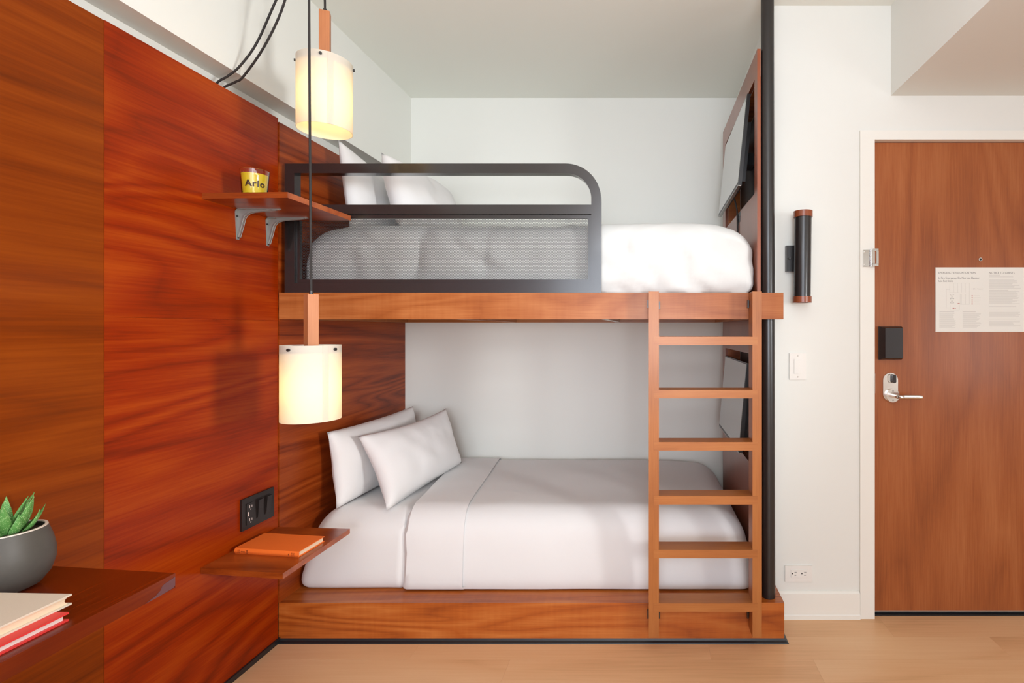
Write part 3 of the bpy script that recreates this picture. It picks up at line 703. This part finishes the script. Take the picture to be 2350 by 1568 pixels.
def bracket(yc):
    g = bpy.data.objects.new('shelf_bracket', None)
    zt = .4588; xw = XP+.0003
    bm = bmesh.new()
    hull8(bm, [(xw, yc-.012, zt-.012), (xw, yc+.012, zt-.012), (xw, yc+.006, zt-.117), (xw, yc-.006, zt-.117)], [(xw+.0025, yc-.012, zt-.012), (xw+.0025, yc+.012, zt-.012), (xw+.0025, yc+.006, zt-.117), (xw+.0025, yc-.006, zt-.117)])
    hull8(bm, [(xw+.012, yc-.012, zt), (xw+.012, yc+.012, zt), (xw+.165, yc+.005, zt), (xw+.165, yc-.005, zt)], [(xw+.012, yc-.012, zt-.0025), (xw+.012, yc+.012, zt-.0025), (xw+.165, yc+.005, zt-.0025), (xw+.165, yc-.005, zt-.0025)])
    # curved outer shoulder
    sh = [(xw+.014-.014*math.sin(a), zt-.014+.014*math.cos(a)) for a in [PI/2*k/5 for k in range(6)]]
    si = [(x+.0022, z-.0022) for x, z in sh]
    for i in range(5):
        hull8(bm, [(sh[i][0], yc-.012, sh[i][1]), (sh[i+1][0], yc-.012, sh[i+1][1]), (si[i+1][0], yc-.012, si[i+1][1]), (si[i][0], yc-.012, si[i][1])],
              [(sh[i][0], yc+.012, sh[i][1]), (sh[i+1][0], yc+.012, sh[i+1][1]), (si[i+1][0], yc+.012, si[i+1][1]), (si[i][0], yc+.012, si[i][1])])
    # web, following the inner curve
    inner = [(xw+.152, zt-.0035), (xw+.10, zt-.008), (xw+.066, zt-.011), (xw+.048, zt-.015), (xw+.036, zt-.023), (xw+.028, zt-.035), (xw+.019, zt-.070), (xw+.008, zt-.108)]
    poly = [(xw+.002, zt-.108), (xw+.002, zt-.014), (xw+.014, zt-.002), (xw+.152, zt-.002)]+inner
    for i in range(len(inner)-1):
        a, b_ = inner[i], inner[i+1]
        def outer(p): return (max(xw+.002, p[0]-.0) , zt-.002) if p[0]-xw > (zt-p[1]) else (xw+.002, p[1])
        oa, ob = outer(a), outer(b_)
        if (oa[1] > zt-.003) != (ob[1] > zt-.003):
            hull8(bm, [(q[0], yc-.0016, q[1]) for q in (a, b_, ob, (xw+.002, zt-.003), oa)], [(q[0], yc+.0016, q[1]) for q in (a, b_, ob, (xw+.002, zt-.003), oa)])
        else:
            hull8(bm, [(q[0], yc-.0016, q[1]) for q in (a, b_, ob, oa)], [(q[0], yc+.0016, q[1]) for q in (a, b_, ob, oa)])
    # folded flange edge
    for sgn in (-1, 1):
        tube(bm, [(q[0], yc+sgn*.0062*(1-i*.02), q[1]) for i, q in enumerate(inner)], .0016, 6)
    o = obj('bracket', bm, 'bracket', us, 0)
    bm = bmesh.new()
    tube(bm, [(xw+.0026, yc-.007, zt-.028), (xw+.0055, yc-.007, zt-.028)], .0035, 10); obj('wall_screw', bm, 'dark_slot', o)
    bm = bmesh.new(); tube(bm, [(xw+.0026, yc, zt-.110), (xw+.005, yc, zt-.110)], .0030, 10); obj('wall_screw', bm, 'dark_slot', o)
    bm = bmesh.new(); tube(bm, [(xw+.157, yc, zt-.0026), (xw+.157, yc, zt-.006)], .0035, 10); obj('shelf_screw', bm, 'polished', o)
    bm = bmesh.new(); tube(bm, [(xw+.04, yc-.0085, zt-.0026), (xw+.04, yc-.0085, zt-.005)], .003, 10); obj('shelf_screw', bm, 'polished', o)
bracket(1.935); bracket(2.088)
# dark wall plate with socket and two rocker switches
g = thing('wall_control_plate', (XP, 2.028, -.782), 'dark brown plate with socket and two switches on the panelling above the lower shelf', 'switch plate')
obj('plate', B(XP+.0003, XP+.009, 1.946, 2.112, -.782, -.660), 'black_plastic', g, .0015)
so = obj('socket', B(XP+.0092, XP+.0115, 1.966, 2.001, -.765, -.683), 'black_plastic', g, .001)
bm = bmesh.new()
for zc in (-.697, -.748):
    box(bm, XP+.0116, XP+.0121, 1.9795, 1.9815, zc-.005, zc+.005); box(bm, XP+.0116, XP+.0121, 1.9905, 1.9925, zc-.004, zc+.004)
    disc = [(XP+.0116, 1.986+.0025*math.cos(a), zc-.011+.0025*math.sin(a)) for a in [k*PI/4 for k in range(8)]]
    hull8(bm, disc, [(XP+.0121, q[1], q[2]) for q in disc])
box(bm, XP+.0116, XP+.0121, 1.972, 1.975, -.732, -.716)
o = obj('socket_slots', bm, 'pages_white', so); o['kind'] = 'stuff'
for y_ in (2.018, 2.062):
    sw = obj('switch_frame', B(XP+.0092, XP+.0105, y_, y_+.030, -.757, -.680), 'black_plastic', g, .0005)
    bm = bmesh.new(); a = [(XP+.0106, y_+.003, -.754), (XP+.0106, y_+.027, -.754), (XP+.0106, y_+.027, -.683), (XP+.0106, y_+.003, -.683)]
    b_ = [(XP+.0125, y_+.003, -.754), (XP+.0125, y_+.027, -.754), (XP+.0185, y_+.027, -.684), (XP+.0185, y_+.003, -.684)]
    hull8(bm, a, b_); obj('rocker', bm, 'black_plastic', sw, .0008)
# white rocker switch by the sconce
g = thing('light_switch', (.6825, 2.329, -.2335), 'white rocker light switch on the white wall below the sconce', 'light switch')
obj('plate', B(.6445, .7205, 2.3235, 2.3295, -.2335, -.1125), 'white_plastic', g, .0022)
sf = obj('rocker', B(.6655, .6995, 2.3205, 2.3236, -.206, -.139), 'white_plastic', g, .0018)
for z_ in (-.124, -.221):
    bm = bmesh.new(); disc_y(bm, .6825, 2.3225, z_, .003, .0012, 12); obj('screw', bm, 'chrome', g)
# white double outlet low on the wall
g = thing('wall_outlet', (.6875, 2.329, -1.163), 'white horizontal double outlet low on the wall right of the bed', 'outlet')
obj('plate', B(.6245, .7505, 2.3235, 2.3295, -1.163, -1.0895), 'white_plastic', g, .0022)
fc = obj('socket_face', B(.6515, .7285, 2.3212, 2.3236, -1.143, -1.1075), 'white_plastic', g, .001)
bm = bmesh.new()
for x_ in (.657, .701):
    disc_y(bm, x_, 2.3206, -1.1245, .0028, .0008, 12)
    box(bm, x_+.010, x_+.020, 2.3206, 2.3214, -1.1185, -1.117); box(bm, x_+.010, x_+.018, 2.3206, 2.3214, -1.133, -1.1315)
o = obj('socket_slots', bm, 'dark_slot', fc); o['kind'] = 'stuff'
# black tube sconce with wooden rings
g = thing('wall_sconce', (.686, 2.262, .117), 'black cylinder wall sconce with wooden rings at both ends', 'wall lamp')
sx_, sy_ = .686, 2.262
def tl_(bm, r0, r1, z0, z1, seg=40):
    n0 = .0115*(z0-.32); n1 = .0115*(z1-.32)
    ro = []
    for (r, z, n_) in ((r0, z0, n0), (r1, z0, n0), (r1, z1, n1), (r0, z1, n1)):
        ro.append([bm.verts.new((sx_+n_+r*math.cos(k*2*PI/seg), sy_+r*math.sin(k*2*PI/seg), z+H)) for k in range(seg)])
    for q in range(4):
        a, b_ = ro[q], ro[(q+1) % 4]
        for k in range(seg): bm.faces.new((a[k], a[(k+1) % seg], b_[(k+1) % seg], b_[k]))
bm = bmesh.new(); tl_(bm, .034, .0370, .1445, .499); obj('tube', bm, 'black_metal', g, 0, True)
for z_ in (.117, .4985):
    bm = bmesh.new(); tl_(bm, .030, .0415, z_, z_+.0275); obj('wooden_ring', bm, 'end_panel', g, .0008, True)
bm = bmesh.new(); lathe(bm, [(0, .1195), (.0298, .1195), (.0298, .1215), (0, .1215)], sx_-.0023, sy_, 32); obj('diffuser', bm, 'white_plastic', g)
obj('mounting_box', B(.6255, .737, 2.302, 2.3295, .262, .380), 'black_metal', g, .002)
obj('mounting_arm', B(.672, .700, 2.295, 2.3018, .30, .345), 'black_metal', g, .001)
bm = bmesh.new(); tube(bm, [(.6375, 2.3015, .320), (.6375, 2.292, .320)], .005, 12); tube(bm, [(.628, 2.295, .320), (.647, 2.295, .320)], .0022, 8); obj('wing_screw', bm, 'black_metal', g)

# ------------------------------------------------------------------ pendant lamps
def lamp(x, y, ztop, zbot, stem_top, swag, label, rot, hook, power):
    g = thing('pendant_lamp', (x, y, zbot), label, 'pendant lamp', 'pendant lamps over the bedside')
    R_ = .0875
    bm = bmesh.new()
    prof = [(R_, zbot), (R_, ztop), (R_-.0016, ztop), (R_-.0016, zbot)]
    lathe(bm, prof, x, y, 72, close=True)
    sh = obj('lamp_shade', bm, 'shade', g, 0, True)
    # overlapping seam strip of the rolled sheet
    bm = bmesh.new(); aa = [rot[1]+k*.04 for k in range(6)]
    for i in range(5):
        q = [(x+(R_+r)*math.cos(a), y+(R_+r)*math.sin(a)) for a in (aa[i], aa[i+1]) for r in (.0003, .0013)]
        hull8(bm, [(q[0][0], q[0][1], zbot), (q[1][0], q[1][1], zbot), (q[3][0], q[3][1], zbot), (q[2][0], q[2][1], zbot)], [(q[0][0], q[0][1], ztop), (q[1][0], q[1][1], ztop), (q[3][0], q[3][1], ztop), (q[2][0], q[2][1], ztop)])
    obj('shade_overlap', bm, 'shade', sh)
    bm = bmesh.new(); lathe(bm, [(0, ztop-.026), (R_-.002, ztop-.026), (R_-.002, ztop-.022), (0, ztop-.022)], x, y, 48); obj('top_plate', bm, 'black_metal', g)
    for k in range(4):
        a = rot[0]+k*PI/2; bm = bmesh.new()
        tube(bm, [(x+(R_-.001)*math.cos(a), y+(R_-.001)*math.sin(a), ztop-.0135), (x+(R_+.006)*math.cos(a), y+(R_+.006)*math.sin(a), ztop-.0135)], .0048, 14)
        obj('pin', bm, 'black_metal', g)
    bm = bmesh.new(); w_ = .0165; ca, sa = math.cos(rot[2]), math.sin(rot[2])
    sq = [(x+w_*(i*ca-j*sa), y+w_*(i*sa+j*ca)) for i, j in ((-1, -1), (1, -1), (1, 1), (-1, 1))]
    hull8(bm, [(q[0], q[1], ztop-.0215) for q in sq], [(q[0], q[1], stem_top) for q in sq]); obj('stem', bm, 'stem', g, .001)
    bm = bmesh.new(); tube(bm, [(x, y, stem_top+.0003), (x, y, stem_top+.012)], .006, 14); obj('cord_grip', bm, 'black_metal', g, 0, True)
    bm = bmesh.new(); pts = smooth_pts(swag, 8)+smooth_pts([hook, ((hook[0]+x)/2-.001, (hook[1]+y)/2, (hook[2]+stem_top)/2), (x, y, stem_top+.012)], 4)
    pts = [p for i, p in enumerate(pts) if i == 0 or (Vector(p)-Vector(pts[i-1])).length > 1e-4]
    tube(bm, pts, .0038, 8); obj('cord', bm, 'cord', g, 0, True)
    bm = bmesh.new(); tube(bm, [(hook[0], hook[1], ZC-.001), (hook[0], hook[1], hook[2]+.004)], [.014, .006], 14); obj('ceiling_hook', bm, 'black_metal', g)
    bm = bmesh.new(); bmesh.ops.create_uvsphere(bm, u_segments=20, v_segments=12, radius=.024); bmesh.ops.translate(bm, verts=bm.verts, vec=(x, y, (ztop+zbot)/2+.02+H)); bl = obj('bulb', bm, 'bulb', g, 0, True)
    bm = bmesh.new(); tube(bm, [(x, y, (ztop+zbot)/2+.045), (x, y, ztop-.0265)], .014, 16); obj('lamp_holder', bm, 'black_metal', g)
    l = bpy.data.lights.new('lamp_light', 'POINT'); l.energy = power; l.color = (1, .76, .38); l.shadow_soft_size = .028
    lo = bpy.data.objects.new('lamp_light', l); C.objects.link(lo); lo.parent = g; lo.location = Vector((x, y, (ztop+zbot)/2-.02+H))-Vector(g['_loc'])
    return g
lamp(-1.174, 1.83, .968, .716, 1.146,
     [(-1.608, 1.86, .76), (-1.607, 1.86, .87), (-1.587, 1.858, .906), (-1.545, 1.856, .930), (-1.50, 1.854, .966), (-1.435, 1.85, 1.050), (-1.36, 1.845, 1.205), (-1.27, 1.84, 1.385), (-1.18, 1.832, 1.475)],
     'upper white cylinder pendant lamp with wooden stem, hanging above the candle shelf', (-1.15, -.92, .42), (-1.176, 1.83, 1.475), .8)
lamp(-1.137, 1.70, -.0545, -.305, .116,
     [(-1.608, 1.885, .76), (-1.607, 1.885, .87), (-1.585, 1.884, .900), (-1.54, 1.88, .918), (-1.50, 1.87, .936), (-1.388, 1.83, 1.033), (-1.296, 1.80, 1.175), (-1.22, 1.75, 1.36), (-1.148, 1.705, 1.475)],
     'lower white cylinder pendant lamp hanging in front of the bunk beam', (-1.72, -.62, -.62), (-1.146, 1.70, 1.475), .8)

# ------------------------------------------------------------------ candle
cx, cy, cz = -1.432, 1.835, .4792
g = thing('candle', (cx, cy, cz), 'yellow candle in a clear glass with black lettering on the upper shelf', 'candle')
bm = bmesh.new()
lathe(bm, [(0, cz), (.036, cz), (.0375, cz+.003), (.0435, cz+.094), (.0415, cz+.094), (.0357, cz+.007), (0, cz+.007)], cx, cy, 56); obj('glass_cup', bm, 'glass', g, 0, True)
bm = bmesh.new()
lathe(bm, [(0, cz+.0075), (.0352, cz+.0075), (.0402, cz+.078), (.036, cz+.0785), (0, cz+.0785)], cx, cy, 48); obj('wax', bm, 'wax', g, 0, True)
bm = bmesh.new(); tube(bm, [(cx, cy, cz+.0786), (cx, cy, cz+.086)], .0012, 6); obj('wick', bm, 'wick', g)
face = math.atan2(-cy, -cx)+.02
def on_glass(x, y, z):
    zz = cz+.030+y; r = .0375+(zz-cz)*.066+.0002+z*.2+.0002
    a = face+x/.041
    return (cx+r*math.cos(a), cy+r*math.sin(a), zz)
bm = text_bm('Arlo', .031, on_glass, .0003, .0009, 'CENTER', 1.12)
obj('lettering', bm, 'label_black', g)

# ------------------------------------------------------------------ orange book on the lower shelf
def book(name, label, o, ux, uy, L, W, T, cover, pages, grp=None, ct=.0025, spine='y0', concave=False, over=.004):
    # o: corner, ux along the spine, uy from spine to fore edge
    g = thing(name, (o[0]+ux[0]*L/2+uy[0]*W/2, o[1]+ux[1]*L/2+uy[1]*W/2, o[2]), label, 'book', grp)
    def P(a, b, z): return (o[0]+ux[0]*a+uy[0]*b, o[1]+ux[1]*a+uy[1]*b, o[2]+z)
    def slab(a0, a1, b0, b1, z0, z1):
        bm = bmesh.new(); hull8(bm, [P(a0, b0, z0), P(a1, b0, z0), P(a1, b1, z0), P(a0, b1, z0)], [P(a0, b0, z1), P(a1, b0, z1), P(a1, b1, z1), P(a0, b1, z1)]); return bm
    obj('cover', slab(0, L, .004, W, 0, ct), cover, g, .0006); obj('cover', slab(0, L, .004, W, T-ct, T), cover, g, .0006)
    bm = bmesh.new(); pr = [(.0045-.006*math.sin(PI*k/8), T*k/8) for k in range(9)]; prl = pr+[(.007, T-.0002), (.007, .0002)]
    hull8(bm, [P(0, b, z) for b, z in prl], [P(L, b, z) for b, z in prl]); sp = obj('spine', bm, cover, g, 0, True)
    bm = bmesh.new(); n = 8; pg = [(.0075, ct+.0002)]+[(W-over-(.006*math.sin(PI*k/n) if concave else 0), ct+.0002+(T-2*ct-.0004)*k/n) for k in range(n+1)]+[(.0075, T-ct-.0002)]
    hull8(bm, [P(over, b, z) for b, z in pg], [P(L-over, b, z) for b, z in pg]); obj('page_block', bm, pages, g)
    return g, sp, P
an = math.radians(-7.2)
g, sp, P_ = book('book', 'orange cloth hardback book lying on the lower shelf', (-1.548, 1.886, -.8398), (math.cos(an), math.sin(an)), (-math.sin(an)*.35, math.cos(an)), .262, .143, .021, 'orange_cloth', 'pages')
bm = bmesh.new()
def spm(a0, a1, z0, z1, e=-.0019):
    hull8(bm, [P_(a0, e, z0), P_(a1, e, z0), P_(a1, e+.0015, z0), P_(a0, e+.0015, z0)], [P_(a0, e, z1), P_(a1, e, z1), P_(a1, e+.0015, z1), P_(a0, e+.0015, z1)])
for a in (.016, .021, .052, .0555, .236, .241, .246): spm(a, a+.0012, .004, .017)
for k in range(4): spm(.029+k*.0045, .0315+k*.0045, .0085, .0125)
spm(.223, .2275, .0075, .0135)
o = obj('spine_print', bm, 'orange_dark', sp); o['kind'] = 'stuff'

# ------------------------------------------------------------------ desk, books, plant at the left edge
dk = thing('wall_desk', (-1.375, .7, -.64), 'dark red wooden floating desk slab along the panelled wall', 'desk')
bm = bmesh.new(); cs = [(-1.5765, .10), (-1.172, .10), (-1.172, 1.25), (-1.5765, 1.293)]
hull8(bm, [(x, y, -.640) for x, y in cs], [(x, y, -.604) for x, y in cs]); obj('desk_top', bm, 'desk', dk, .0012)
obj('wall_cleat', B(-1.5765, -1.55, .12, 1.20, -.70, -.6405), 'desk', dk)
bm = bmesh.new()
pc = [(1.2488, -.6125), (1.2488, -.634), (1.244, -.6375), (1.205, -.6395), (1.175, -.6398), (1.200, -.6340), (1.212, -.627), (1.216, -.619), (1.222, -.6165), (1.238, -.6145)]
hull8(bm, [(-1.1718, y_, z_) for y_, z_ in pc], [(-1.1712, y_, z_) for y_, z_ in pc]); obj('worn_edge_patch', bm, 'worn', dk)['label'] = 'scuffed mauve bare patch at the desk corner'
zb = -.6038
book('book', 'red hardback book with white pages under the cream book on the desk', (-1.385, .795, zb), (1, -.03), (0, 1), .185, .256, .0180, 'red_cloth', 'pages_white', 'books stacked on the desk', .0036, over=.006)
book('book', 'cream cloth hardback book on top of the red book on the desk', (-1.425, .806, zb+.0182), (1, -.03), (0, 1), .198, .274, .0225, 'cream_cloth', 'pages', 'books stacked on the desk', .0035, concave=True, over=.004)
px_, py_ = -1.486, 1.165
g = thing('potted_succulent', (px_, py_, -.604), 'green speckled succulent in a round grey pot on the desk', 'plant')
bm = bmesh.new(); z_ = -.6037
lathe(bm, [(0, z_), (.040, z_), (.056, z_+.008), (.071, z_+.030), (.079, z_+.060), (.0785, z_+.085), (.074, z_+.110), (.068, z_+.130), (.0655, z_+.138), (.0605, z_+.138), (.061, z_+.125), (.0, z_+.122)], px_, py_, 56)
obj('pot', bm, 'pot', g, 0, True)
bm = bmesh.new(); lathe(bm, [(.0600, z_+.1380), (.0606, z_+.1402), (.0652, z_+.1402), (.0660, z_+.1380)], px_, py_, 56, close=True); obj('rim', bm, 'pot_rim', g, 0, True)
bm = bmesh.new(); lathe(bm, [(0, z_+.1225), (.0598, z_+.1262), (.0598, z_+.1285), (.03, z_+.134), (0, z_+.136)], px_, py_, 32); obj('soil', bm, 'soil', g)
def leaf(az, tilt, ln, w, bend, twist=0, r0=.012):
    bm = bmesh.new(); n = 12; sg = 10; rings = []
    d = Vector((math.cos(az), math.sin(az), 0)); side = Vector((-math.sin(az), math.cos(az), 0))
    p = Vector((px_, py_, z_+.130))+d*r0; ang = tilt
    for i in range(n+1):
        t = i/n
        wid = w*(.62+.75*t*2.2*(1-t)) * (1-t**2.2)+.0006
        th = wid*.55
        tn = d*math.sin(ang)+Vector((0, 0, 1))*math.cos(ang); nn = d*math.cos(ang)-Vector((0, 0, 1))*math.sin(ang)
        rings.append([bm.verts.new(p+side*wid*math.cos(k*2*PI/sg)+nn*th*(math.sin(k*2*PI/sg) if math.sin(k*2*PI/sg) > 0 else .35*math.sin(k*2*PI/sg))+Vector((0, 0, H))) for k in range(sg)])
        p = p+tn*ln/n; ang += bend/n
        side = (side+nn*twist/n).normalized()
    for q in range(n):
        for k in range(sg): bm.faces.new((rings[q][k], rings[q][(k+1) % sg], rings[q+1][(k+1) % sg], rings[q+1][k]))
    bm.faces.new(rings[0][::-1]); bm.faces.new(rings[-1])
    obj('leaf', bm, 'leaf', g, 0, True)
rn = random.Random(5)
for k in range(6): leaf(k*2*PI/6+.3, .12+rn.uniform(0, .2), .080+rn.uniform(-.01, .018), .0125, .35*rn.uniform(-.3, 1), 0, .010)
for k in range(8): leaf(k*2*PI/8+.1, .50+rn.uniform(-.1, .15), .082+rn.uniform(-.012, .014), .0118, rn.uniform(-.5, .1), 0, .020)
for k in range(9): leaf(k*2*PI/9+.42, .95+rn.uniform(-.1, .15), .066+rn.uniform(-.008, .010), .0100, rn.uniform(-.9, -.3), 0, .026)
for o in bpy.data.objects:
    if '_loc' in o: del o['_loc']
